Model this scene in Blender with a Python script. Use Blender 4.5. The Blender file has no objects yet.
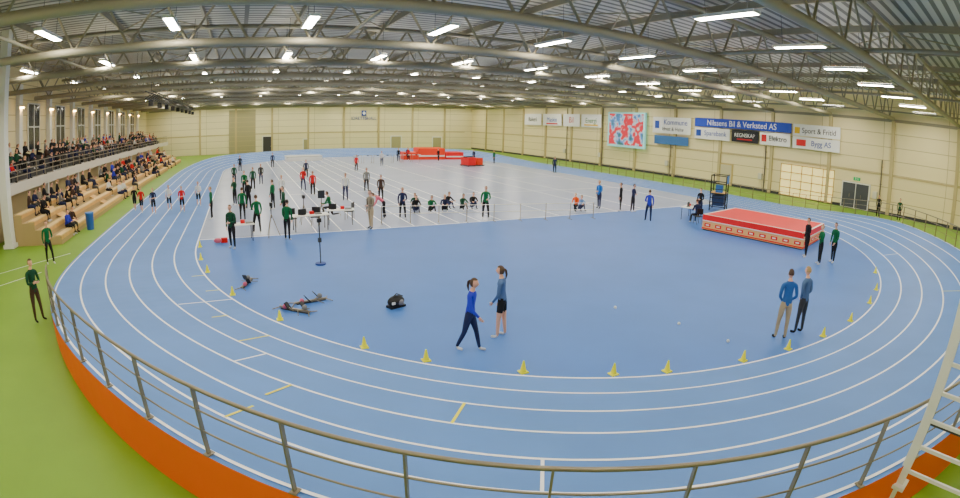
import bpy, math, random
import numpy as np
from mathutils import Vector, Matrix
random.seed(7)
pi=math.pi
sc=bpy.context.scene
def link(o): sc.collection.objects.link(o); return o
# ---------------------------------------------------------------- materials
_m={}
def s2l(c):
    return tuple((v/12.92 if v<=.04045 else ((v+.055)/1.055)**2.4) for v in [x/255 for x in c])
def M(name,rgb,rough=.6,spec=.4,metal=0,noise=0.0,nscale=8,emit=0):
    k=(name,)
    if k in _m: return _m[k]
    m=bpy.data.materials.new(name);m.use_nodes=True;nt=m.node_tree;b=nt.nodes['Principled BSDF']
    c=s2l(rgb)
    b.inputs['Base Color'].default_value=(*c,1);b.inputs['Roughness'].default_value=rough
    b.inputs['Metallic'].default_value=metal
    b.inputs['Specular IOR Level'].default_value=spec
    if noise>0:
        tc=nt.nodes.new('ShaderNodeTexCoord');n=nt.nodes.new('ShaderNodeTexNoise');n.inputs['Scale'].default_value=nscale;n.inputs['Detail'].default_value=4
        r=nt.nodes.new('ShaderNodeValToRGB')
        r.color_ramp.elements[0].position=.3;r.color_ramp.elements[1].position=.7
        r.color_ramp.elements[0].color=(*[v*(1-noise) for v in c],1);r.color_ramp.elements[1].color=(*[min(1,v*(1+noise)) for v in c],1)
        nt.links.new(tc.outputs['Object'],n.inputs['Vector']);nt.links.new(n.outputs['Fac'],r.inputs['Fac']);nt.links.new(r.outputs['Color'],b.inputs['Base Color'])
    if emit>0:
        b.inputs['Emission Color'].default_value=(*c,1);b.inputs['Emission Strength'].default_value=emit
    _m[k]=m;return m
def panelmat(name,rgb,rgb2,w,h,plane,rough=.55,mortar=.03):
    m=bpy.data.materials.new(name);m.use_nodes=True;nt=m.node_tree;b=nt.nodes['Principled BSDF'];b.inputs['Roughness'].default_value=rough
    tc=nt.nodes.new('ShaderNodeNewGeometry');sp=nt.nodes.new('ShaderNodeSeparateXYZ');cb=nt.nodes.new('ShaderNodeCombineXYZ');br=nt.nodes.new('ShaderNodeTexBrick')
    nt.links.new(tc.outputs['Position'],sp.inputs[0])
    nt.links.new(sp.outputs['Y' if plane=='YZ' else 'X'],cb.inputs['X']);nt.links.new(sp.outputs['Y' if plane=='XY' else 'Z'],cb.inputs['Y']);nt.links.new(cb.outputs[0],br.inputs['Vector'])
    br.offset=0;br.inputs['Scale'].default_value=1;br.inputs['Brick Width'].default_value=w;br.inputs['Row Height'].default_value=h;br.inputs['Mortar Size'].default_value=mortar
    c=s2l(rgb);br.inputs['Color1'].default_value=(*c,1);br.inputs['Color2'].default_value=(*[v*.95 for v in c],1);br.inputs['Mortar'].default_value=(*s2l(rgb2),1)
    nt.links.new(br.outputs['Color'],b.inputs['Base Color']);return m
# ---------------------------------------------------------------- mesh builder
class B:
    def __init__(s): s.v=[];s.f=[];s.m=[];s.mats=[];s.sm=[]
    def mi(s,mat):
        if mat not in s.mats: s.mats.append(mat)
        return s.mats.index(mat)
    def add(s,vs,fs,mat,smooth=False):
        o=len(s.v);s.v+= [tuple(x) for x in vs];i=s.mi(mat)
        for f in fs: s.f.append([o+k for k in f]);s.m.append(i);s.sm.append(smooth)
    def box(s,c,d,mat,rz=0,R=None):
        hx,hy,hz=d[0]/2,d[1]/2,d[2]/2
        vs=[Vector((x,y,z)) for x in(-hx,hx) for y in(-hy,hy) for z in(-hz,hz)]
        Rm=R if R is not None else Matrix.Rotation(rz,3,'Z')
        s.add([Rm@v+Vector(c) for v in vs],[(0,1,3,2),(4,6,7,5),(0,4,5,1),(2,3,7,6),(0,2,6,4),(1,5,7,3)],mat)
    def tube(s,p0,p1,r,mat,r1=None,n=8,smooth=True,cap=True):
        p0=Vector(p0);p1=Vector(p1);r1=r if r1 is None else r1
        d=(p1-p0);
        if d.length<1e-6:return
        q=d.to_track_quat('Z','Y').to_matrix()
        vs=[]
        for p,rr in((p0,r),(p1,r1)):
            for i in range(n):
                a=2*pi*i/n;vs.append(p+q@Vector((rr*math.cos(a),rr*math.sin(a),0)))
        s.add(vs,[(i,(i+1)%n,n+(i+1)%n,n+i) for i in range(n)],mat,smooth)
        if cap: s.add(vs,[tuple(range(n-1,-1,-1)),tuple(range(n,2*n))],mat)
    def path(s,pts,r,mat,n=6):
        for a,b in zip(pts,pts[1:]): s.tube(a,b,r,mat,n=n,cap=False)
    def sphere(s,c,r,mat,nu=12,nv=8,sc3=(1,1,1)):
        vs=[];c=Vector(c)
        for j in range(nv+1):
            t=pi*j/nv
            for i in range(nu):
                a=2*pi*i/nu;vs.append(c+Vector((r*sc3[0]*math.sin(t)*math.cos(a),r*sc3[1]*math.sin(t)*math.sin(a),r*sc3[2]*math.cos(t))))
        s.add(vs,[(j*nu+i,(j+1)*nu+i,(j+1)*nu+(i+1)%nu,j*nu+(i+1)%nu) for j in range(nv) for i in range(nu)],mat,True)
    def obj(s,name,loc=(0,0,0),rz=0,parent=None):
        me=bpy.data.meshes.new(name);me.from_pydata(s.v,[],s.f)
        for m in s.mats: me.materials.append(m)
        me.polygons.foreach_set('material_index',s.m);me.polygons.foreach_set('use_smooth',s.sm);me.update()
        o=link(bpy.data.objects.new(name,me));o.location=loc;o.rotation_euler=(0,0,rz)
        if parent: o.parent=parent
        return o
# ---------------------------------------------------------------- palette
blue=M('track_blue',(82,132,204),.5,.4,noise=.06,nscale=.6)
blue2=M('infield_blue',(66,118,198),.45,.4,noise=.05,nscale=.5)
grey=M('sprint_surface_grey',(164,176,208),.26,.5,noise=.05,nscale=.4)
green=M('floor_green',(116,158,34),.5,.4,noise=.07,nscale=.5)
orange=M('bank_orange',(252,104,4),.6)
white=M('line_white',(248,250,252),.6)
yellow=M('line_yellow',(236,228,10),.6)
steel=M('fence_steel',(142,132,112),.4,.5,.5)
cream=panelmat('wall_cream_panels',(236,222,170),(182,166,118),6.8,1.15,'YZ')
creamF=panelmat('wall_far_panels',(236,226,182),(178,168,124),6.8,1.15,'XZ')
trussm=M('truss_grey',(150,144,122),.55,.4,.1)
deck=panelmat('roof_deck',(184,182,170),(96,94,86),200,.55,'XY',mortar=.12)
black=M('black_plastic',(24,24,26),.5)
dark=M('dark_grey',(58,58,60),.6)
whitep=M('white_paint',(232,232,226),.5)
wood=M('wood_bench',(216,170,96),.55,noise=.12,nscale=3)
red=M('mat_red',(230,16,26),.5)
# ---------------------------------------------------------------- room
X0,X1,Y0,Y1,ZC=-18.5,45.7,-7.0,93.8,10.6
b=B();b.add([(X0,Y0,-.03),(X1,Y0,-.03),(X1,Y1,-.03),(X0,Y1,-.03)],[(0,1,2,3)],green);b.obj('floor')
b=B();b.add([(X0,Y0,ZC),(X1,Y0,ZC),(X1,Y1,ZC),(X0,Y1,ZC)],[(3,2,1,0)],deck);b.obj('ceiling')
b=B();b.box((X1+.15,(Y0+Y1)/2,ZC/2-.03),(.3,Y1-Y0,ZC),cream);b.obj('wall_right')
b=B();b.box((X0-.15,(Y0+Y1)/2,ZC/2-.03),(.3,Y1-Y0,ZC),cream);b.obj('wall_left')
b=B();b.box(((X0+X1)/2,Y1+.15,ZC/2-.03),(X1-X0+.6,.3,ZC),creamF);b.obj('wall_far')
b=B();b.box(((X0+X1)/2,Y0-.15,ZC/2-.03),(X1-X0+.6,.3,ZC),creamF);b.obj('wall_back')
colm=M('wall_column_beige',(190,174,124),.6)
pipe=M('pipe_grey',(120,112,92),.5)
b=B()
for k in range(15): b.box((X1-.1,5.8+6.8*k-6.8,4.0),(.2,.35,8.0),colm)
b.box((X1-.03,(Y0+Y1)/2,3.35),(.06,Y1-Y0,.12),colm)
b.box((X1-.06,(Y0+Y1)/2,8.05),(.12,Y1-Y0,.25),trussm)
b.obj('trim_right')
b=B()
for k in range(8): b.box((-8+6.8*k,Y1-.1,4.0),(.35,.2,8.0),colm)
b.box((13,Y1-.03,3.35),(62,.06,.12),colm);b.box((13,Y1-.06,8.2),(62,.12,.25),trussm)
b.obj('trim_far')
b=B();b.box((X1-.04,(Y0+Y1)/2,.1),(.08,Y1-Y0,.26),dark);b.obj('baseboard_right')
for y in(13.6,26.9,40.4,53.0,61.2):
    b=B();b.tube((0,0,0),(0,0,4.6 if y<45 else 7.9),.07,pipe,n=6)
    for z in(1,2.5,4): b.box((.08,0,z),(.16,.2,.05),pipe)
    b.box((.02,.5,1.5),(.24,.45,.6),M('fuse_box',(210,206,190),.5));b.obj('wall_pipe',(X1-.18,y,-.02))  # plain vertical wall pipe with brackets and a box
# ---------------------------------------------------------------- track
CX,CY,R,S=15.34,22.27,17.63,35.03
W=.93
BK=1.0
path=[]
def sm(t): t=max(0,min(1,t));return t*t*(3-2*t)
def bank(dg): return BK*sm((dg-1)/40)
N=120
for i in range(N+1):
    a=pi*i/N; nx,ny=-math.cos(a),-math.sin(a)
    path.append((CX+R*nx,CY+R*ny,nx,ny,bank(min(a,pi-a)*180/pi)))
for i in range(1,12): path.append((CX+R,CY+S*i/12,1,0,0))
for i in range(N+1):
    a=pi*i/N; nx,ny=math.cos(a),math.sin(a)
    path.append((CX+R*nx,CY+S+R*ny,nx,ny,bank(min(a,pi-a)*180/pi)))
for i in range(1,12): path.append((CX-R,CY+S-S*i/12,-1,0,0))
TW=6*W
def pt(p,off,dz=0): return (p[0]+p[2]*off,p[1]+p[3]*off,p[4]*max(0,min(1,off/TW))+dz)
def ring(b,o0,o1,mat,dz,n=1):
    L=len(path)
    for j in range(n):
        a0=o0+(o1-o0)*j/n;a1=o0+(o1-o0)*(j+1)/n
        vs=[pt(p,a0,dz) for p in path]+[pt(p,a1,dz) for p in path]
        b.add(vs,[(i,L+i,L+(i+1)%L,(i+1)%L) for i in range(L)],mat)
b=B();ring(b,0,TW+.12,blue,0,6)
for k in range(7): ring(b,k*W-.03,k*W+.03,white,.006)
L=len(path)
vs=[pt(p,TW+.12,0) for p in path]+[(p[0]+p[2]*(TW+.14),p[1]+p[3]*(TW+.14),-.03) for p in path]
b.add(vs,[(i,L+i,L+(i+1)%L,(i+1)%L) for i in range(L)],orange)
def polar(ang):
    a=math.radians(ang);nx,ny=-math.cos(a),-math.sin(a);return (CX+R*nx,CY+R*ny,nx,ny,bank(min(ang,180-ang)))
def radial(ang,o0,o1,mat,w=.05):
    p=polar(ang);nx,ny=p[2],p[3];tx,ty=-ny*w/2,nx*w/2
    q0=pt(p,o0,.01);q1=pt(p,o1,.01)
    b.add([(q0[0]-tx,q0[1]-ty,q0[2]),(q1[0]-tx,q1[1]-ty,q1[2]),(q1[0]+tx,q1[1]+ty,q1[2]),(q0[0]+tx,q0[1]+ty,q0[2])],[(0,1,2,3)],mat)
for ang,o0,o1,mt in((25.5,.0,1.8,white),(30,.9,1.4,yellow),(36,.9,1.86,yellow),(39,1.86,2.79,white),(43.5,2.79,3.5,yellow),(52,1.86,2.79,yellow),(56,3.72,4.65,white),(104,2.79,3.72,yellow),(16,0,.5,yellow),(22,.0,.5,yellow),(125,.93,1.86,white),(44,4.0,4.65,yellow)):
    radial(ang,o0,o1,mt)
b.obj('running_track')
# infield
b=B()
near=[(p[0],p[1],-.004) for p in path[:N+1]]
b.add(near+[(CX+R,23.2,-.004),(CX-R,23.2,-.004)],[tuple(range(len(near)+2))],blue2)
far=[(p[0],p[1],-.004) for p in path[N+12:2*N+13]]
b.add([(CX-R,23.2,-.004),(CX+R,23.2,-.004)]+far,[tuple(range(len(far)+2))],grey)
def fl(x0,y0,x1,y1,w=.06,mat=white):
    d=Vector((x1-x0,y1-y0)).normalized();n=Vector((-d.y,d.x))*w/2
    b.add([(x0-n.x,y0-n.y,.002),(x1-n.x,y1-n.y,.002),(x1+n.x,y1+n.y,.002),(x0+n.x,y0+n.y,.002)],[(0,1,2,3)],mat)
fl(CX-R,23.2,CX+R,23.2,.08)
for k in range(9): fl(3.4+1.22*k,23.2,3.4+1.22*k,73,.055)
for y in (30,36.5,45,60): fl(3.4,y,3.4+1.22*8,y,.05)
for x in (17,21.5,24,30): fl(x,23.2,x,60,.05)
for y in (33,42,55): fl(15,y,31,y,.05)
b.obj('infield_surface')
b=B()
def fl2(x0,y0,x1,y1,w=.06):
    d=Vector((x1-x0,y1-y0)).normalized();n=Vector((-d.y,d.x))*w/2
    b.add([(x0-n.x,y0-n.y,-.02),(x1-n.x,y1-n.y,-.02),(x1+n.x,y1+n.y,-.02),(x0+n.x,y0+n.y,-.02)],[(0,1,2,3)],white)
fl2(-13,14,-9,19);fl2(-13,17,-8.6,22)
b.obj('floor_marking_lines')
# ---------------------------------------------------------------- fence
b=B()
FO=TW+.06
def fpt(p,h,off=FO): q=pt(p,off,0);return (q[0],q[1],p[4]+h)
sel=path[14:N+1]+path[N+1:N+13]
for h,r in((1.03,.028),(.70,.015),(.38,.015)): b.path([fpt(p,h) for p in sel],r,steel)
posts=[polar(56.05+3.45*k) for k in range(-10,36)]+[(CX+R,CY+.2+1.4*k,1,0,0) for k in range(0,25)]
for p in posts:
    q=fpt(p,0);rz=math.atan2(p[3],p[2])
    b.box((q[0],q[1],p[4]+.51),(.065,.025,1.03),steel,rz);b.box((q[0],q[1],p[4]+.01),(.14,.1,.02),steel,rz)
b.obj('track_fence')
# ---------------------------------------------------------------- roof
tr=B()
zb,zt=8.2,10.1
tr.tube((X0+.2,0,zb),(X1-.2,0,zb),.17,trussm,n=8);tr.tube((X0+.2,0,zt),(X1-.2,0,zt),.12,trussm,n=6)
nx_=26;dx=(X1-X0-.8)/nx_
for k in range(nx_):
    xa=X0+.4+dx*k
    tr.tube((xa,0,zt),(xa+dx/2,0,zb),.055,trussm,n=5,cap=False);tr.tube((xa+dx/2,0,zb),(xa+dx,0,zt),.055,trussm,n=5,cap=False)
first=None
for k in range(14):
    y=-1+6.8*k
    if first is None: first=tr.obj('roof_truss',(0,y,0))
    else:
        o=link(bpy.data.objects.new('roof_truss',first.data));o.location=(0,y,0)
b=B()
for k in range(14):
    x=X0+2+4.8*k
    if x<X1: b.box((x,(Y0+Y1)/2,10.35),(.12,Y1-Y0-.2,.3),trussm)
for k in range(14):
    for j in range(0,13,2):
        y=-1+6.8*k;x=X0+2+4.8*j
        if y+6.8>Y1 or x+4.8>X1: continue
        b.tube((x,y,zt),(x+4.8,y+6.8,zt),.035,trussm,n=5,cap=False);b.tube((x+4.8,y,zt),(x,y+6.8,zt),.035,trussm,n=5,cap=False)
for x in(-9,4,17,30,41): b.tube((x,Y0+.2,zb+.25),(x,Y1-.2,zb+.25),.07,trussm,n=6)
b.obj('roof_bracing')
# lights
lamp=M('luminaire_glow',(255,246,226),.5,emit=104)
roof_fill=M('added_roof_fill',(255,246,226),.5,emit=16)  # upward glow added on the fixtures to brighten the roof
b=B()
for j in range(11):
    y=-.3+9.0*j
    for k in range(12):
        x=-12.7+5.0*k
        b.box((x,y,8.66),(.42,2.3,.1),whitep)
        b.add([(x-.16,y-1.1,8.60),(x-.16,y+1.1,8.60),(x+.16,y+1.1,8.60),(x+.16,y-1.1,8.60)],[(0,1,2,3)],lamp)
        b.add([(x-.16,y-1.1,8.72),(x-.16,y+1.1,8.72),(x+.16,y+1.1,8.72),(x+.16,y-1.1,8.72)],[(3,2,1,0)],roof_fill)
        b.tube((x,y-.8,8.7),(x,y-.8,10.5),.012,dark,n=4,cap=False);b.tube((x,y+.8,8.7),(x,y+.8,10.5),.012,dark,n=4,cap=False)
b.obj('ceiling_lights')
# ---------------------------------------------------------------- people
def d_of(sw,ab,side): 
    sw=math.radians(sw);ab=math.radians(ab);return Vector((math.sin(ab)*side,math.sin(sw)*math.cos(ab),-math.cos(sw)*math.cos(ab)))
POSES={
 'stand':dict(lean=0,legs=[(3,2,4),(-2,2,4)],arms=[(4,9,14,5),(0,9,12,5)]),
 'stand2':dict(lean=2,legs=[(10,8,8),(-5,2,4)],arms=[(12,10,75,35),(-4,10,20,5)]),
 'stand3':dict(lean=3,legs=[(6,5,4),(-4,2,3)],arms=[(8,7,30,12),(4,8,18,8)]),
 'pockets':dict(lean=1,legs=[(2,2,5),(-2,2,4)],arms=[(-8,12,42,38),(-6,12,46,38)]),
 'folded':dict(lean=1,legs=[(2,2,7),(-2,2,5)],arms=[(14,10,88,62),(14,10,84,62)]),
 'walk':dict(lean=4,legs=[(17,5,2),(-13,12,2)],arms=[(-16,7,22,6),(18,7,30,8)]),
 'bend':dict(lean=55,legs=[(6,12,6),(-4,8,5)],arms=[(72,6,20,5),(66,6,25,5)]),
 'seat':dict(lean=6,legs=[(84,80,7),(84,84,7)],arms=[(28,8,62,22),(26,8,66,22)]),
 'seat2':dict(lean=18,legs=[(82,86,10),(84,76,5)],arms=[(42,6,50,28),(36,8,78,26)]),
 'ground':dict(lean=12,legs=[(138,118,6),(136,122,6)],arms=[(62,12,40,20),(58,12,46,20)]),
 'kneel':dict(lean=14,legs=[(88,92,6),(-8,92,4)],arms=[(40,10,60,20),(34,10,50,15)]),
}
_pc={}
def body(pose,fem=False,lvl=1):
    key=(pose,fem,lvl)
    if key in _pc: return _pc[key]
    P=POSES[pose];V=[];E=[];Rr=[];lab=[]
    def av(p,r,e=None,l=None):
        V.append(Vector(p));Rr.append(r)
        if e is not None: E.append((e,len(V)-1));lab.append((e,len(V)-1,l))
        return len(V)-1
    le=math.radians(P['lean']);T=Matrix.Rotation(-le,3,'X')
    def tp(x,y,z): return T@Vector((x,y,z))
    wst=.105 if fem else .12
    pel=av((0,0,0),(.135 if fem else .13,.105),None)
    wa=av(tp(0,0,.17),(wst,.088),pel,'top');ch=av(tp(0,.01,.34),(.135 if fem else .15,.10),wa,'top')
    nb=av(tp(0,0,.49),(.085,.065),ch,'top');nk=av(tp(0,.01,.57),(.05,.05),nb,'skin');hb=av(tp(0,.025,.64),(.058,.06),nk,'skin')
    hands=[]
    for si,(sw,ab,el,inn) in zip((-1,1),P['arms']):
        shw=.165 if fem else .19
        s_=av(tp(si*shw,0,.445),(.056 if fem else .064,)*2,nb,'top')
        d=T@d_of(sw,ab,si);e_=V[s_]+d*.285;ei=av(e_,(.043,.043),s_,'sleeve')
        d2=d_of(sw+el,0,si);d2=Vector((-si*math.sin(math.radians(inn)),d2.y*math.cos(math.radians(inn)),d2.z*math.cos(math.radians(inn))))
        d2=(T@d2).normalized()
        wi=av(e_+d2*.25,(.030,.030),ei,'fore');pa=av(e_+d2*.335,(.034,.020),wi,'skin')
        hands.append((e_+d2*.345,d2,si))
    for si,(sw,kn,ab) in zip((-1,1),P['legs']):
        hp=av((si*.088,0,-.06),(.098,.100),pel,'bot')
        d=d_of(sw,ab,si);k_=V[hp]+d*.41;mid=av(V[hp]+d*.2,(.083,.085),hp,'bot');ki=av(k_,(.058,.06),mid,'thigh')
        d2=d_of(sw-kn,ab*.3,si);cf=av(k_+d2*.17,(.052,.055),ki,'shin');an=av(k_+d2*.41,(.037,.04),cf,'shin')
        fwd=Vector((si*.15,1,0)).normalized()
        if sw-kn<-30: fwd=Vector((0,math.cos(math.radians(sw-kn)),math.sin(math.radians(sw-kn))))
        dn=Vector((0,0,-1)) if sw-kn>=-30 else Vector(d2)
        hl=av(V[an]+dn*.045+fwd*.03,(.036,.032),an,'shoe')
        av(V[hl]+fwd*.13+dn*.005,(.036,.024),hl,'shoe')
    me=bpy.data.meshes.new('skel');me.from_pydata(V,E,[]);o=link(bpy.data.objects.new('skel',me))
    md=o.modifiers.new('s','SKIN');md.use_smooth_shade=True
    for i,sv in enumerate(me.skin_vertices[0].data): sv.radius=Rr[i];sv.use_root=(i==0)
    if lvl: m2=o.modifiers.new('u','SUBSURF');m2.levels=lvl;m2.render_levels=lvl
    dg=bpy.context.evaluated_depsgraph_get();ev=o.evaluated_get(dg);m=ev.to_mesh()
    vs=[v.co.copy() for v in m.vertices];fs=[tuple(p.vertices) for p in m.polygons]
    ev.to_mesh_clear();bpy.data.objects.remove(o);bpy.data.meshes.remove(me)
    va=np.array([v[:] for v in vs]);cs=np.array([va[list(f)].mean(0) for f in fs])
    best=np.full(len(cs),1e9);bl=np.zeros(len(cs),int)
    for j,(a,c,l) in enumerate(lab):
        A=np.array(V[a]);D=np.array(V[c])-A;t=np.clip(((cs-A)@D)/(D@D),0,1)
        dist=np.linalg.norm(cs-A-t[:,None]*D,axis=1)-min(Rr[a][0],Rr[c][0])*.5
        k=dist<best;best[k]=dist[k];bl[k]=j
    fl_=[lab[j][2] for j in bl]
    def tube(p0,p1,r0,r1,l,n=5):
        d=(p1-p0);q=d.to_track_quat('Z','Y').to_matrix();o=len(vs)
        for p,r in((p0,r0),(p1,r1)):
            for i in range(n):
                a=2*pi*i/n;vs.append(p+q@Vector((r*math.cos(a),r*math.sin(a),0)))
        for i in range(n): fs.append((o+i,o+(i+1)%n,o+n+(i+1)%n,o+n+i));fl_.append(l)
        fs.append(tuple(o+n+i for i in range(n)));fl_.append(l)
    if lvl:
        for c,d,si in hands:
            side=d.cross(Vector((si,0,.0)));
            if side.length<.1: side=Vector((0,1,0))
            side.normalize();inw=Vector((-si,0,0));inw=(inw-d*inw.dot(d)).normalized()
            for i,Lf in enumerate((.07,.08,.075,.058)):
                b0=c+side*(.024-.016*i)*1.0-d*.01;m_=b0+d*Lf*.55+inw*.006;e_=m_+d*Lf*.35+inw*.025
                tube(b0,m_,.0088,.008,'skin');tube(m_,e_,.008,.006,'skin')
            b0=c-d*.055+side*.02;m_=b0+side*.028+d*.025+inw*.008;tube(b0,m_,.011,.009,'skin');tube(m_,m_+d*.028+inw*.01,.009,.007,'skin')
    Hc=tp(0,.035,.725)
    Hr=Matrix.Rotation(-le*.5,3,'X')
    def sph(f,l,nu,nv,keep=None):
        o=len(vs);pts=[]
        for j in range(nv+1):
            t=pi*j/nv
            for i in range(nu):
                a=2*pi*i/nu;u=Vector((math.sin(t)*math.cos(a),math.sin(t)*math.sin(a),math.cos(t)));pts.append(u);vs.append(Hc+Hr@f(u))
        for j in range(nv):
            for i in range(nu):
                q=(j*nu+i,(j+1)*nu+i,(j+1)*nu+(i+1)%nu,j*nu+(i+1)%nu)
                if keep and not all(keep(pts[k]) for k in q): continue
                fs.append(tuple(o+k for k in q));fl_.append(l)
    def hf(u):
        x,y,z=u.x*.074,u.y*.092,u.z*.115
        if u.z<0: x*=1+.22*u.z;y*=1+.10*u.z
        if u.y>.75 and abs(u.x)<.28 and -.35<u.z<.05: y+=.02
        return Vector((x,y,z))
    n1,n2=(16,14) if lvl else (10,8)
    sph(hf,'skin',n1,n2)
    sph(lambda u:Vector((u.x*.083,u.y*.101-.004,u.z*.123+.004)),'hair',n1,n2,lambda u:(u.z>.5) or (u.y<.15 and u.z>(-.75 if fem else -.35)))
    if lvl:
        for si in(-1,1):
            sph(lambda u:Vector((si*.028+u.x*.010,.083+u.y*.008,.008+u.z*.007)),'eye',6,4)
            sph(lambda u:Vector((si*.075+u.x*.008,-.0+u.y*.017,-.005+u.z*.028)),'skin',6,5)
        sph(lambda u:Vector((u.x*.022,.083+u.y*.006,-.052+u.z*.006)),'mouth',6,4)
    if fem:
        p=[Hc+Hr@Vector(q) for q in((0,-.09,.05),(0,-.135,.02),(0,-.15,-.08),(0,-.13,-.2))]
        for (a,c),(r0,r1) in zip(zip(p,p[1:]),((.02,.03),(.03,.028),(.028,.008))): tube(a,c,r0,r1,'hair',7)
    va=np.array([v[:] for v in vs]);va[:,2]-=va[:,2].min()
    _pc[key]=(va,fs,fl_);return _pc[key]
skin=M('skin',(224,170,142),.55);eye=M('eye_dark',(40,30,28),.3);mouth=M('lips',(176,90,84),.5)
hairs=[M('hair_brown',(78,54,36),.6),M('hair_blond',(176,142,92),.6),M('hair_dark',(40,32,28),.6)]
def C(n,rgb): return M('cloth_'+n,rgb,.8,.2)
navy=C('navy',(38,44,78));bluej=C('blue',(44,52,186));gblue=C('greyblue',(80,106,150));blk=C('black',(30,30,34));khaki=C('khaki',(176,158,128));grn=C('green',(16,98,58));dgr=C('darkgreen',(24,72,50));redc=C('red',(206,30,34));wht=C('white',(224,224,224));gry=C('grey',(128,128,128));orc=C('orange',(240,92,20));tan=C('tan',(140,130,112));lbl=C('lightblue',(110,150,205));shoew=C('shoe',(206,206,210));pnk=C('pink',(210,100,126));bl2=C('royal',(30,106,196));brn=C('brown',(70,52,44))
def addperson(b,pose,x,y,z,hd,h,top,bot,hair,fem=False,shorts=False,short_sleeve=False,shoe=None,lvl=1):
    va,fs,lb=body(pose,fem,lvl);s=h/1.76;a=math.radians(hd);ca,sa=math.cos(a),math.sin(a)
    v=va*s;v=np.stack([v[:,0]*ca-v[:,1]*sa+x,v[:,0]*sa+v[:,1]*ca+y,v[:,2]+z],1)
    mp={'top':top,'sleeve':top,'fore':skin if short_sleeve else top,'skin':skin,'bot':bot,'thigh':skin if shorts==2 else bot,'shin':skin if shorts else bot,'shoe':shoe or (blk if bot is not blk else shoew),'hair':hair,'eye':eye,'mouth':mouth}
    o=len(b.v);b.v+= [tuple(r) for r in v]
    for f,l in zip(fs,lb): b.f.append([o+k for k in f]);b.m.append(b.mi(mp[l]));b.sm.append(True)
def person(name,pose,x,y,hd,h,top,bot,hair=0,z=0,**k):
    b=B();addperson(b,pose,0,0,0,0,h,top,bot,hairs[hair],**k)
    return b.obj(name,(x,y,z),math.radians(hd))
def away(x,y): return -math.degrees(math.atan2(x,y))
person('woman_walking','walk',4.68,9.5,away(4.7,9.4)-110,1.74,bluej,navy,0,fem=True,lvl=2,shoe=shoew)
person('woman_in_shorts','stand3',5.72,9.9,away(5.8,9.8)+75,1.76,gblue,blk,0,fem=True,lvl=2,shorts=2)
person('man_in_blue_jacket','pockets',11.95,5.8,away(11.9,5.7)+25,1.86,C('denimblue',(50,98,164)),khaki,0,lvl=2)
person('man_in_grey_jacket','pockets',12.8,5.65,away(12.7,5.6)+60,1.84,C('slateblue',(84,110,148)),dark,1,lvl=2)
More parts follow.
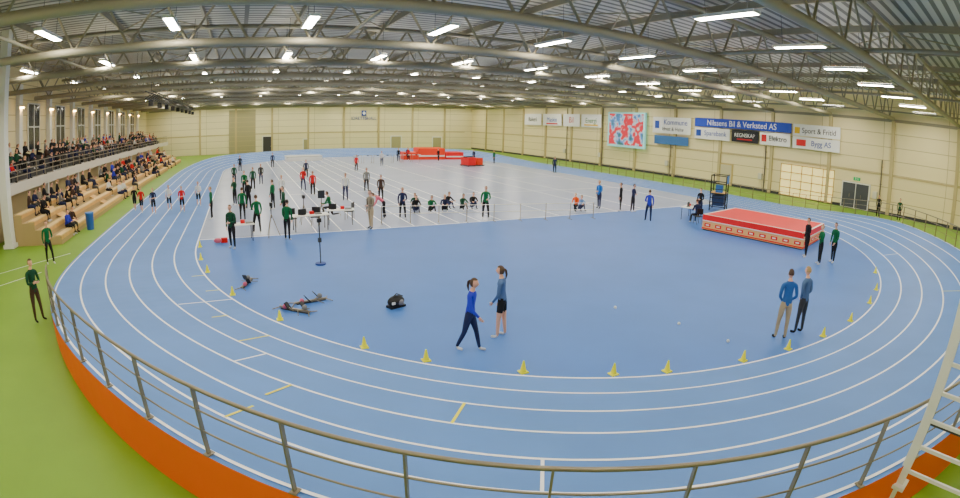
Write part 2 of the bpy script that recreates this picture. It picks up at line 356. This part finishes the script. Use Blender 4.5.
PP=[('official_standing','stand2',22.0,10.1,60,1.78,blk,blk,0),('official_standing','folded',21.3,9.0,50,1.7,grn,blk,1),('official_standing','stand3',22.3,8.7,70,1.78,grn,blk,0),
('official_standing','stand',42.3,12.6,90,1.8,blk,blk,2),('official_standing','stand',42.6,10.6,90,1.8,dgr,blk,2),
('athlete_standing','stand2',21.1,24.6,100,1.75,bl2,navy,1),('athlete_standing','stand',21.7,23.2,60,1.75,blk,blk,0),('athlete_standing','folded',22.3,22.7,200,1.72,navy,blk,2),
('athlete_standing','stand2',21.0,20.0,-40,1.75,bluej,navy,0),('official_seated','seat',23.3,18.2,-20,1.75,navy,blk,0),('official_standing','stand2',25.6,19.8,100,1.75,blk,navy,0),
('child_in_orange','kneel',18.7,23.9,120,1.5,orc,blk,1),('athlete_sitting','ground',19.4,24.4,170,1.6,lbl,navy,0),
('athlete_standing','stand',31.9,44.9,150,1.78,navy,blk,2),('official_standing','stand2',12.5,23.8,160,1.75,grn,blk,0),
('athlete_standing','stand2',8.3,25.2,170,1.66,navy,blk,1),('athlete_sitting','ground',9.7,27.0,170,1.65,blk,navy,2),('athlete_sitting','ground',10.5,26.7,180,1.65,grn,blk,0),
('athlete_sitting','ground',11.4,26.8,160,1.65,navy,blk,1),('athlete_sitting','ground',12.5,26.8,190,1.65,dgr,blk,2),('athlete_sitting','ground',13.4,27.2,170,1.65,blk,navy,0),
('athlete_sitting','ground',10.0,27.9,150,1.65,dgr,blk,0),('athlete_sitting','ground',12.0,27.8,200,1.65,blk,navy,0),
('photographer_standing','stand2',6.1,23.4,120,1.82,tan,khaki,0),('athlete_bending','bend',7.4,25.6,80,1.7,pnk,blk,0),('official_standing','stand',9.1,36.1,180,1.75,gry,blk,0),
('official_standing','stand',6.8,32.7,170,1.75,wht,navy,0),('official_kneeling','kneel',4.8,27.2,60,1.75,grn,blk,0),
('official_standing','stand2',.6,23.9,20,1.78,grn,blk,0),('official_standing','stand3',1.9,22.1,-30,1.75,grn,blk,2),('official_standing','stand2',-.6,21.2,150,1.8,dgr,blk,0),
('official_standing','stand',-.1,27.3,-10,1.75,grn,blk,0),('official_standing','stand',-1.9,28.4,100,1.75,grn,blk,1),('official_standing','stand2',.1,37.5,160,1.75,grn,blk,0),('official_standing','stand',.8,40.2,180,1.75,dgr,blk,2),
('athlete_in_red','stand',5.0,35.5,170,1.7,redc,blk,0),('athlete_in_red','stand2',4.7,38.8,190,1.7,redc,navy,1),('official_standing','stand',-.3,56.4,180,1.75,blk,blk,0),('official_standing','stand',3.6,59.7,180,1.75,navy,blk,0),
('official_standing','stand',1.8,30.5,60,1.75,grn,blk,0),('official_standing','folded',-.6,33.0,130,1.75,dgr,blk,0),('athlete_standing','stand',2.6,33.5,150,1.7,wht,blk,1),('athlete_standing','stand3',8.9,31.5,170,1.7,brn,blk,0),
('official_standing','stand3',.3,31.0,40,1.75,blk,blk,2),('official_standing','stand3',2.2,27.0,100,1.75,dgr,blk,2),('athlete_standing','stand3',1.6,44,170,1.7,blk,navy,1),('athlete_standing','stand',6.0,47,170,1.7,navy,blk,0),('athlete_standing','stand3',12,52,200,1.7,redc,blk,0),('athlete_standing','stand3',-.8,45,200,1.7,dgr,blk,0),
('athlete_standing','stand3',22.5,66,150,1.7,navy,blk,0),('athlete_standing','stand2',22.0,64.4,200,1.7,redc,blk,1),('athlete_standing','stand',20.5,64,150,1.7,blk,navy,0),('athlete_standing','stand3',25.6,62.5,110,1.7,blk,blk,2),('athlete_standing','stand3',29.6,60,110,1.7,navy,blk,2),('official_standing','stand',31.0,57,90,1.75,grn,blk,0),('athlete_standing','stand2',16.5,58,150,1.7,wht,navy,1),
('official_standing','stand2',-9.0,20.2,-140,1.75,grn,blk,0),('official_standing','folded',-6.85,13.6,-120,1.78,dgr,brn,0)]
for p in PP: person(*p)
for x,y,t in((-4.0,31.4,redc),(-5.0,32.4,wht),(-5.9,31.3,navy),(-6.9,32.2,redc),(-7.6,33.2,blk),(-3.1,33.5,wht)):
    person('young_runner','walk' if x<-6 else 'stand2',x,y,175,1.55,t,blk,1,shorts=1,short_sleeve=True)
# ---------------------------------------------------------------- left stand
b=B();bl_=M('bench_light',(236,202,134),.5);conc=M('stand_riser',(180,154,108),.7)
NR=4;RD=.8;RH=.37;YB0,YB1=24.0,78.0
for k in range(NR):
    x=-9.8-RD*k;h=RH*(k+1);ym=(YB0+YB1)/2;yl=YB1-YB0
    b.box((x-RD/2,ym,h/2-.03),(RD-.005,yl,h),conc)
    b.box((x-.2,ym,h+.02),(.36,yl,.05),bl_);b.box((x+.01,ym,h-.09),(.03,yl,.16),wood)
for yy in (28,35,43,53,63): b.box((-11.3,yy,.85),(3.0,1.0,.04),wood,R=Matrix.Rotation(math.atan(RH/RD),3,'Y'))
b.obj('lower_bleachers')
b=B();sl=M('slab_grey',(150,146,138),.7);fa=M('fascia_white',(206,200,186),.6)
GZ=2.75
b.box((-15.9,50,GZ-.2),(4.9,76,.3),sl)
b.box((-13.4,50,GZ-.15),(.1,76,.55),fa)
for k in range(3): b.box((-15.4-.8*k,50,GZ+.2*(k+1)-.05),(.8,76,.4*(k+1)),dark)
for h in(1.05,.75,.45): b.tube((-13.4,12.5,GZ+h),(-13.4,87.5,GZ+h),.025,steel,n=5)
for k in range(50): b.box((-13.4,12.8+1.5*k,GZ+.52),(.04,.04,1.06),steel)
b.obj('spectator_gallery')
b=B()
for k in range(10): b.box((-13.75,18.2+6.8*k,1.17),(.26,.26,2.34),whitep)
b.obj('gallery_columns')
b=B();b.box((-12.95,23.65,5.2),(.5,.5,10.4),whitep);b.box((-12.95,23.65,.1),(.7,.6,.2),whitep);b.obj('steel_column')
b=B();b.box((-14.4,50,1.17),(.1,76,2.34),M('under_gallery_wall',(204,184,140),.7));b.obj('wall_under_gallery')
winm=M('window_dark_glass',(52,56,62),.15,.6);
for k in range(11):
    b=B();y=12.7+6.8*k
    b.box((X0+.05,y,6.0),(.08,2.6,3.6),winm)
    for yy in(-1.3,0,1.3): b.box((X0+.09,y+yy,6.0),(.1,.1,3.7),whitep)
    for zz in(4.2,6.0,7.8): b.box((X0+.09,y,zz),(.1,2.7,.1),whitep)
    b.obj('window_%d'%(k+1))
b=B()
for k in range(12): b.box((X0+.21,9.3+6.8*k,6),(.4,.6,6.2),whitep)
b.obj('trim_left')
wl=M('wall_lamp_warm',(255,196,110),.5,emit=60)
b=B()
for k in range(12): b.box((X0+.5,9.3+6.8*k,7.4),(.16,.5,.12),wl);b.box((X0+.47,9.3+6.8*k,7.5),(.2,.56,.08),dark)
b.obj('gallery_wall_lamps')
tops=[blk,navy,redc,gry,dgr,blk,bluej,brn,dark,tan,brn,blk,navy,blk,dgr,wht]
b=B()
for k in range(NR):
    y=YB0+.2
    while y<74:
        y+=random.uniform(.55,1.4) if y<60 else random.uniform(.6,2)
        dens=(.10,.22,.6,.7)[k] if y<36 else (.25,.4,.6,.6)[k]
        if random.random()<dens:
            addperson(b,random.choice(['seat','seat2']),-10.2-RD*k,y,RH*k+.01,-90+random.uniform(-25,25),random.uniform(1.6,1.82),random.choice(tops),random.choice([blk,navy,dark]),random.choice(hairs),fem=random.random()<.4,lvl=0)
b.obj('seated_spectators')
b=B()
for k in range(3):
    y=15
    while y<84:
        y+=random.uniform(.6,1.8)
        if random.random()<.66:
            addperson(b,random.choice(['seat','seat2']),-14.9-.8*k,y,GZ-.05+.4*k,-90+random.uniform(-25,25),random.uniform(1.6,1.82),random.choice(tops),random.choice([blk,navy,dark]),random.choice(hairs),fem=random.random()<.4,lvl=0)
b.obj('gallery_spectators')
b=B();b.tube((0,0,-.03),(0,0,.85),.22,M('bin_blue',(40,90,170),.5),r1=.26,n=16);b.tube((0,0,.85),(0,0,.9),.28,M('bin_lid',(60,120,200),.5),n=16);b.obj('blue_waste_bin',(-9.2,27.5,0))
# ---------------------------------------------------------------- mats
def mat_block(name,loc,dim,rz,side=(240,184,116)):
    b=B();L_,W_,H_=dim
    sd=M('mat_side',side,.6);bord=M('mat_edge_white',(244,232,224),.6)
    b.box((0,0,H_*.8),(L_,W_,H_*.4),red);b.box((0,0,H_*.3),(L_-.02,W_-.02,H_*.5),sd)
    b.box((0,0,.04),(L_-.1,W_-.1,.1),black)
    b.box((0,0,H_*.62),(L_+.02,W_+.02,.05),bord);b.box((0,0,H_*.13),(L_+.02,W_+.02,.06),red)
    for s in(-1,1):
        b.box((s*(L_/2-.06),0,H_+.004),(.12,W_-.02,.01),bord);b.box((0,s*(W_/2-.06),H_+.004),(L_-.02,.12,.01),bord)
    n=9
    for k in range(n):
        x=-L_/2+L_*(k+.5)/n
        for s in(-1,1): b.box((x,s*(W_/2),H_*.36),(L_/n*.55,.02,H_*.2),red);b.box((x,s*(W_/2+.008),H_*.36),(L_/n*.3,.02,H_*.08),bord)
    for k in range(6):
        y=-W_/2+W_*(k+.5)/6
        for s in(-1,1): b.box((s*(L_/2),y,H_*.36),(.02,W_/6*.55,H_*.2),red);b.box((s*(L_/2+.008),y,H_*.36),(.02,W_/6*.3,H_*.08),bord)
    return b.obj(name,loc,rz)
mat_block('high_jump_mat',(24.85,14.25,0),(6.1,4.4,.85),math.radians(-80))
redo=M('mat_redorange',(236,56,14),.5)
b=B()
b.box((0,0,.75),(3.8,3.4,1.5),redo);b.box((3.3,-.6,.5),(2.6,2.4,1.0),red);b.box((-3.0,-.5,.5),(2.0,2.6,1.0),redo);b.box((0,-1.72,.5),(3.7,.04,.2),whitep);b.box((3.3,-1.82,.4),(2.5,.04,.16),whitep);b.box((0,0,1.53),(3.6,3.2,.06),orc)
b.obj('pole_vault_mat',(26.2,67.6,0),-.12)
b=B();b.box((0,0,.6),(1.1,1.5,.9),red);b.box((1.3,.1,.55),(.9,1.4,.8),redo);b.box((.6,0,.1),(2.5,1.7,.08),dark)
for x in(-.5,.4,1.2,1.7):
    for y in(-.7,.7): b.tube((x,y-.03,.06),(x,y+.03,.06),.06,black,n=10)
b.box((0,0,1.1),(1.1,.5,.1),blk);b.obj('crash_mat_cart',(26.4,55.0,0),.2)
b=B();b.box((0,0,.3),(5,3,.6),whitep);b.box((0,0,.63),(5.1,3.1,.06),M('tarp',(206,206,196),.7));b.obj('covered_landing_mat',(8.6,70.5,0))
b=B()
for k in range(7):
    x=k*1.3
    b.box((x,0,.95),(1.15,.03,.08),whitep);b.box((x,-.02,.95),(.3,.03,.081),black)
    for s in(-.5,.5): b.tube((x+s,0,.02),(x+s,0,.95),.018,steel,n=5);b.tube((x+s,0,.02),(x+s,.6,.02),.018,steel,n=5)
b.obj('hurdle_row',(14.5,62,0))
# cones
cy_=M('cone_yellow',(240,236,10),.5)
for x,y in((-1.6,17.8),(-.4,15.2),(.8,12.8),(2.5,10.5),(3.6,9.4),(5.2,8.0),(6.8,6.9),(7.9,6.3),(9.9,5.6),(11.5,5.2),(13.2,4.9),(15.2,4.8),(17.7,5.0),(19.7,5.4),(22.5,6.4),(-2.1,19.6),(-2.2,21.8)):
    v=Vector((x-CX,y-CY));v=v.normalized()*17.45
    b=B();b.box((0,0,.012),(.18,.18,.024),cy_);b.tube((0,0,.02),(0,0,.27),.07,cy_,r1=.018,n=14);b.obj('marker_cone',(CX+v.x,CY+v.y,-.004))
b=B();b.sphere((0,0,.045),.045,whitep);o=b.obj('shot_put',(10.3,8.2,0))
for q in((10.5,6.6,0),(9.6,10.1,0)): k=link(bpy.data.objects.new('shot_put',o.data));k.location=q
b=B();b.sphere((0,0,.17),.17,black,16,10,(1.6,.9,1));b.box((0,0,.03),(.5,.26,.06),black);b.sphere((.08,-.12,.15),.09,M('bag_grey',(120,120,130),.7),10,6,(1.2,.6,1));b.tube((-.2,-.05,.3),(0,-.03,.4),.015,dark);b.tube((0,-.03,.4),(.2,-.05,.3),.015,dark);b.box((-.17,-.14,.17),(.1,.03,.07),wht)
b.obj('backpack',(4.0,12.8,0),.3)
def blocks(loc,rz):
    b=B();b.box((0,0,.05),(1.0,.07,.04),steel);b.box((0,0,.015),(.9,.12,.03),dark)
    for s,x in((-1,-.15),(1,.2)):
        R_=Matrix.Rotation(math.radians(-40),3,'Y');b.box((x,s*.12,.16),(.03,.14,.24),dark if s>0 else black,R=R_);b.tube((x,s*.12,.15),(x+.16,s*.1,.04),.012,steel)
    for s in(-1,1): b.tube((-.5,0,.05),(-.65,s*.2,.01),.015,steel);b.tube((.45,0,.05),(.6,s*.22,.02),.015,steel);b.tube((.1,0,.06),(.3,s*.3,.02),.012,steel)
    b.sphere((.3,.05,.13),.08,gry,8,6);b.sphere((-.3,-.05,.1),.07,pnk,8,6)
    b.obj('starting_blocks',loc,rz)
blocks((1.75,13.9,0),.2);blocks((1.2,13.3,0),-.7);blocks((-.1,16.1,0),1.2)
b=B();b.tube((0,0,0),(0,0,.05),.2,M('base_blue',(30,60,140),.5),n=16);b.tube((0,0,.05),(0,0,1.75),.022,dark);b.box((0,0,1.62),(.16,.08,.14),black);b.box((0,0,.9),(.12,.08,.16),dark);b.obj('measuring_stand',(2.7,17.8,0),.2)
def tripod(name,loc,h,top):
    b=B()
    for k in range(3):
        a=2*pi*k/3;b.tube((.38*math.cos(a),.38*math.sin(a),.0),(0,0,h*.75),.016,steel,n=6)
    b.tube((0,0,h*.6),(0,0,h),.02,dark)
    if top=='cam': b.box((0,0,h+.08),(.14,.3,.16),black);b.tube((0,.12,h+.08),(0,.28,h+.08),.05,black,n=10)
    else: b.box((0,0,h+.2),(.36,.06,.4),black);b.box((0,-.035,h+.2),(.32,.01,.34),M('board',(50,54,60),.3))
    b.obj(name,loc)
tripod('camera_tripod',(1.25,23.0,0),1.4,'cam');tripod('display_tripod',(4.1,26,0),1.2,'b');tripod('camera_tripod',(3.1,25.6,0),1.3,'cam')
def table(loc,rz,L_=1.8,stuff=True):
    b=B();b.box((0,0,.74),(L_,.7,.03),whitep)
    for sx in(-1,1):
        for sy in(-1,1): b.tube((sx*(L_/2-.1),sy*.28,0),(sx*(L_/2-.1),sy*.28,.73),.02,dark,n=6)
    if stuff: b.box((-.4,0,.9),(.4,.03,.28),black);b.box((-.4,0,.765),(.2,.2,.02),black);b.box((.4,0,.78),(.34,.24,.05),gry);b.box((.1,.1,.82),(.2,.2,.14),redc)
    b.obj('officials_table',loc,rz)
table((24.3,19.6,0),.4);table((3.2,23.9,0),.1);table((4.9,24.9,0),-.2,1.4);table((-.2,22.6,0),.1,1.2)
def chair(loc,rz):
    b=B();b.box((0,0,.45),(.42,.42,.04),black);b.box((0,-.2,.75),(.42,.03,.32),black)
    for sx in(-.18,.18):
        b.tube((sx,-.2,0),(sx,-.2,.9),.015,steel,n=5);b.tube((sx,.18,0),(sx,.18,.45),.015,steel,n=5)
    b.obj('folding_chair',loc,rz)
for q,a in(((3.6,24.9,0),2.8),((2.4,24.8,0),3.3),((5.6,26.0,0),1),((23.28,18.1,0),-.35)): chair(q,a)
b=B();b.sphere((0,0,.12),.14,pnk,10,6,(1.4,1,.8));b.box((.3,.1,.1),(.3,.2,.2),redc);b.obj('sports_bag',(-1.3,22.3,0))
b=B()
for sx in(-1,1):
    for sy in(-1,1): b.tube((sx*.7,sy*.55,0),(sx*.7,sy*.55,2.45),.04,black)
for z in(.3,1.2,1.9,2.42):
    for s in(-1,1): b.tube((-.7,s*.55,z),(.7,s*.55,z),.03,black);b.tube((s*.7,-.55,z),(s*.7,.55,z),.03,black)
for z in(.6,.9,1.5): b.tube((-.7,-.55,z),(-.7,.55,z),.025,black)
b.tube((-.7,-.55,.3),(.7,-.55,1.9),.025,black);b.tube((.7,.55,.3),(-.7,.55,1.9),.025,black)
b.box((0,0,1.22),(1.4,1.1,.06),wood);b.box((0,-.57,2.15),(1.3,.03,.5),M('tarp_blue',(50,110,190),.6));b.box((-.1,0,1.5),(.6,.5,.5),M('tarp_blue',(60,110,170),.6));b.box((0,0,.7),(1.1,.8,.7),M('machine_dark',(40,60,100),.6));b.obj('judges_tower',(29.3,21.0,0),.5)
b=B();pa,pb=Vector((6.9,24.3,0)),Vector((18.4,21.9,0))
for k in range(9):
    q=pa.lerp(pb,k/8);b.tube(q,q+Vector((0,0,.9)),.02,steel,n=6);b.tube(q+Vector((-.05,-.25,.01)),q+Vector((.05,.25,.01)),.02,steel,n=6)
for z in(.88,.5): b.tube(pa+Vector((0,0,z)),pb+Vector((0,0,z)),.014,whitep,n=6)
b.obj('infield_barrier')
b=B()
for y in(0,-1.3): b.box((0,y,1.5),(.12,.16,3.4),whitep)
for k in range(8): b.box((0,-.65,.1+.42*k),(.05,1.3,.05),whitep)
b.box((0,0,-.15),(.3,.3,.06),whitep);b.box((0,-.65,.9),(.03,1.3,.04),dark)
for y in(0,-1.3): b.box((0,y,-.5),(.1,.1,.7),whitep)
b.obj('white_steel_gate',(7.0,.46,.82))
# ---------------------------------------------------------------- right wall things
def txt(parent,body,loc,size,mat,wall='R'):
    c=bpy.data.curves.new('lettering','FONT');c.body=body;c.size=size;c.align_x='CENTER';c.align_y='CENTER';c.extrude=.004;c.materials.append(mat)
    o=link(bpy.data.objects.new('lettering',c));o.location=loc
    o.rotation_euler=(pi/2,0,-pi/2) if wall=='R' else (pi/2,0,0)
    o.parent=parent;return o
bw=M('banner_white',(236,236,232),.6);bb=M('banner_blue',(30,64,178),.6);ink=M('ink_black',(30,30,34),.6);inkr=M('ink_red',(206,26,32),.6);inkb=M('ink_blue',(30,70,165),.6);inkg=M('ink_green',(30,130,60),.6);inky=M('ink_yellow',(236,190,20),.6)
XB=X1-.32
def banner(y0,y1,z0,z1,mat,texts=(),marks=()):
    b=B();b.box((XB,(y0+y1)/2,(z0+z1)/2),(.04,abs(y1-y0),z1-z0),mat)
    for (yy,zz,w,h,mm) in marks: b.box((XB-.03,yy,zz),(.02,w,h),mm)
    o=b.obj('advertising_banner')
    for t,y,z,s,mm in texts: txt(o,t,(XB-.045,y,z),s,mm)
    return o
banner(36.6,23.8,6.05,7.0,bb,[('Nilssens Bil & Verksted AS',30.2,6.5,.85,bw)])
banner(43.3,37.2,5.0,6.9,bw,[('Kommune',39.6,6.3,.9,inkb),('Idrett & Helse',40.0,5.5,.6,ink)],[(42.6,6.0,.7,.9,inkb)])
banner(43.0,37.5,3.7,4.7,M('banner_slate',(60,112,176),.6))
banner(36.6,31.6,4.7,5.95,bw,[('Sparebank',33.6,5.35,.75,inkb)],[(36,5.35,.7,.7,inkb)])
banner(31.3,27.8,4.7,5.95,ink,[('REGNSKAP',29.6,5.4,.55,bw)],[(29.6,5.0,2,.12,inkr)])
banner(27.6,23.9,4.7,5.95,bw,[('Elektro',25.4,5.35,.75,ink)],[(27.1,5.35,.6,.7,inkr)])
banner(23.6,18.2,5.9,7.0,bw,[('Sport & Fritid',20.6,6.4,.7,ink)],[(23.1,6.4,.6,.6,inky)])
banner(23.6,18.2,4.7,5.8,bw,[('Bygg AS',20.3,5.25,.7,inkb)],[(22.6,5.25,1.1,.6,inkr)])
banner(73,68,5.2,7.0,bw,[('Bakeri',70.5,6.1,1,ink)]);banner(67.5,62.5,5.2,7.0,bw,[('Maskin',65,6.1,1,inkb)],[(65,5.5,3,.2,inkr)]);banner(62,58,5.2,7.0,bw,[('Bil',60,6.1,1.2,inkr)]);banner(57.6,53.2,5.2,7.0,bw,[('Energi',55.4,6.1,1,inkg)],[(55.4,5.5,3,.2,inky)])
b=B();b.box((0,0,0),(.3,7.0,4.5),M('screen_frame',(150,215,215),.4,emit=.4))
def scrm():
    m=bpy.data.materials.new('screen_picture');m.use_nodes=True;nt=m.node_tree;bs=nt.nodes['Principled BSDF']
    tc=nt.nodes.new('ShaderNodeNewGeometry');n=nt.nodes.new('ShaderNodeTexNoise');n.inputs['Scale'].default_value=.7;n.inputs['Detail'].default_value=3
    r=nt.nodes.new('ShaderNodeValToRGB');cr=r.color_ramp;cr.elements[0].position=.34;cr.elements[0].color=(.02,.14,.1,1);cr.elements[1].position=.53;cr.elements[1].color=(.7,.01,.03,1)
    e=cr.elements.new(.42);e.color=(.05,.2,.5,1);e=cr.elements.new(.48);e.color=(.5,.6,.6,1);e=cr.elements.new(.64);e.color=(.65,.02,.04,1);e=cr.elements.new(.72);e.color=(.7,.6,.55,1)
    nt.links.new(tc.outputs['Position'],n.inputs['Vector']);nt.links.new(n.outputs['Fac'],r.inputs['Fac']);bs.inputs['Base Color'].default_value=(.02,.02,.02,1);nt.links.new(r.outputs[0],bs.inputs['Emission Color']);bs.inputs['Emission Strength'].default_value=1.3
    return m
b.box((-.16,0,.05),(.04,6.4,4.0),scrm());b.obj('video_screen',(45.2,47.9,5.1))
dm=M('door_dark',(70,74,80),.4)
b=B()
b.box((X1-.06,16.2,1.15),(.1,3.1,2.3),whitep);b.box((X1-.12,15.5,1.13),(.06,1.35,2.15),dm);b.box((X1-.12,16.95,1.13),(.06,1.35,2.15),dm)
for y in(15.6,16.85): b.box((X1-.17,y,1.1),(.04,.05,.3),steel)
b.obj('door_1')
b=B();b.box((X1-.06,16.2,2.62),(.1,.7,.28),M('exit_green',(20,150,80),.5,emit=.6));b.box((X1-.12,16.3,2.63),(.02,.06,.14),whitep);b.box((X1-.12,16.32,2.72),(.02,.05,.05),whitep);b.box((X1-.12,16.1,2.63),(.02,.2,.04),whitep);b.obj('exit_sign')
b=B();gl=M('gate_sunlit_glow',(255,232,150),.4,emit=.8);gd=M('frame_and_shadow_grid',(200,176,110),.5)  # sunlight on the gate, painted as a yellow panel that glows by itself
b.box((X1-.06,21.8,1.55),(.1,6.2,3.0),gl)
for k in range(5): b.box((X1-.13,21.8,.08+.74*k),(.04,6.3,.09),gd)  # darker strips stand in for the shadow grid across the sunlight
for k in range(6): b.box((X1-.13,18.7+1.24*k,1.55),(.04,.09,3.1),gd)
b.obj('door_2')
b=B();b.box((X1-.06,32,1.15),(.1,1.8,2.3),gd);b.box((X1-.12,32,1.12),(.05,1.5,2.1),M('door_light',(206,196,160),.5));b.box((X1-.16,31.4,1.1),(.04,.05,.25),steel);b.obj('door_3')
fd=M('far_door_olive',(164,158,120),.5)
b=B();b.box((0,Y1-.07,3.9),(5.0,.12,7.8),fd)
for k in range(9): b.box((0,Y1-.14,.5+.85*k),(5.0,.04,.06),colm)
b.obj('door_4')
for i,(x,w,h,m_) in enumerate(((4.7,1.9,3.0,dark),(29.5,2.2,2.6,fd),(38,2,2.4,fd),(12,1.2,2.3,fd))):
    b=B();b.box((x,Y1-.06,h/2),(w,.1,h),whitep);b.box((x,Y1-.12,h/2-.05),(w-.3,.06,h-.2),m_);b.box((x+w/2-.35,Y1-.17,1.1),(.05,.04,.25),steel);b.obj('door_%d'%(5+i))
b=B();b.box((23,Y1-.3,6.9),(.9,.05,1.0),inkb);b.tube((23,Y1-.36,6.9),(23,Y1-.32,6.9),.3,bw,n=16);o=b.obj('hall_sign')
txt(o,'IDRETTSHALL',(23,Y1-.3,5.9),.8,inkb,wall='F')
b=B()
for z in(7.2,7.7): 
    for x in(-7.2,-6.7): b.tube((x,36,z),(x,70,z),.04,black,n=5)
for k in range(34): b.tube((-7.2,36+k,7.2),(-6.7,37+k,7.7),.025,black,n=4);b.tube((-6.7,36+k,7.2),(-7.2,37+k,7.7),.025,black,n=4)
for k in range(9): b.box((-6.95,37+4*k,6.9),(.35,.35,.4),black);b.tube((-6.95,37+4*k,7.7),(-6.95,37+4*k,10.55),.02,dark,n=4)
b.obj('lighting_rig')
# ---------------------------------------------------------------- world, camera
w=bpy.data.worlds.new('w');sc.world=w;w.use_nodes=True;w.node_tree.nodes['Background'].inputs[0].default_value=(.8,.85,.9,1);w.node_tree.nodes['Background'].inputs[1].default_value=.5
p,r,psi=.1625,-.02312,-.4598
def rot(p,r):
    cp,sp=math.cos(p),math.sin(p);cr,sr=math.cos(r),math.sin(r)
    return np.array([[1,0,0],[0,cp,sp],[0,-sp,cp]])@np.array([[cr,0,sr],[0,1,0],[-sr,0,cr]])
A=rot(p,r);cs,ss=math.cos(psi),math.sin(psi)
Hm=np.array([[cs,-ss,0],[ss,cs,0],[0,0,1]])
right=Hm@A@np.array([1,0,0]);fw=Hm@A@np.array([0,1,0]);up=Hm@A@np.array([0,0,1])
cd=bpy.data.cameras.new('camera');cd.type='PANO';cd.panorama_type='FISHEYE_EQUISOLID'
cd.sensor_fit='HORIZONTAL';cd.sensor_width=36;cd.sensor_height=36*498/960
cd.fisheye_lens=509.8*36/960;cd.fisheye_fov=1.5*pi
cd.shift_x=6.5/960;cd.shift_y=-42.2/498
co=link(bpy.data.objects.new('camera',cd))
co.matrix_world=Matrix(((right[0],up[0],-fw[0],0),(right[1],up[1],-fw[1],0),(right[2],up[2],-fw[2],5.046),(0,0,0,1)))
sc.camera=co
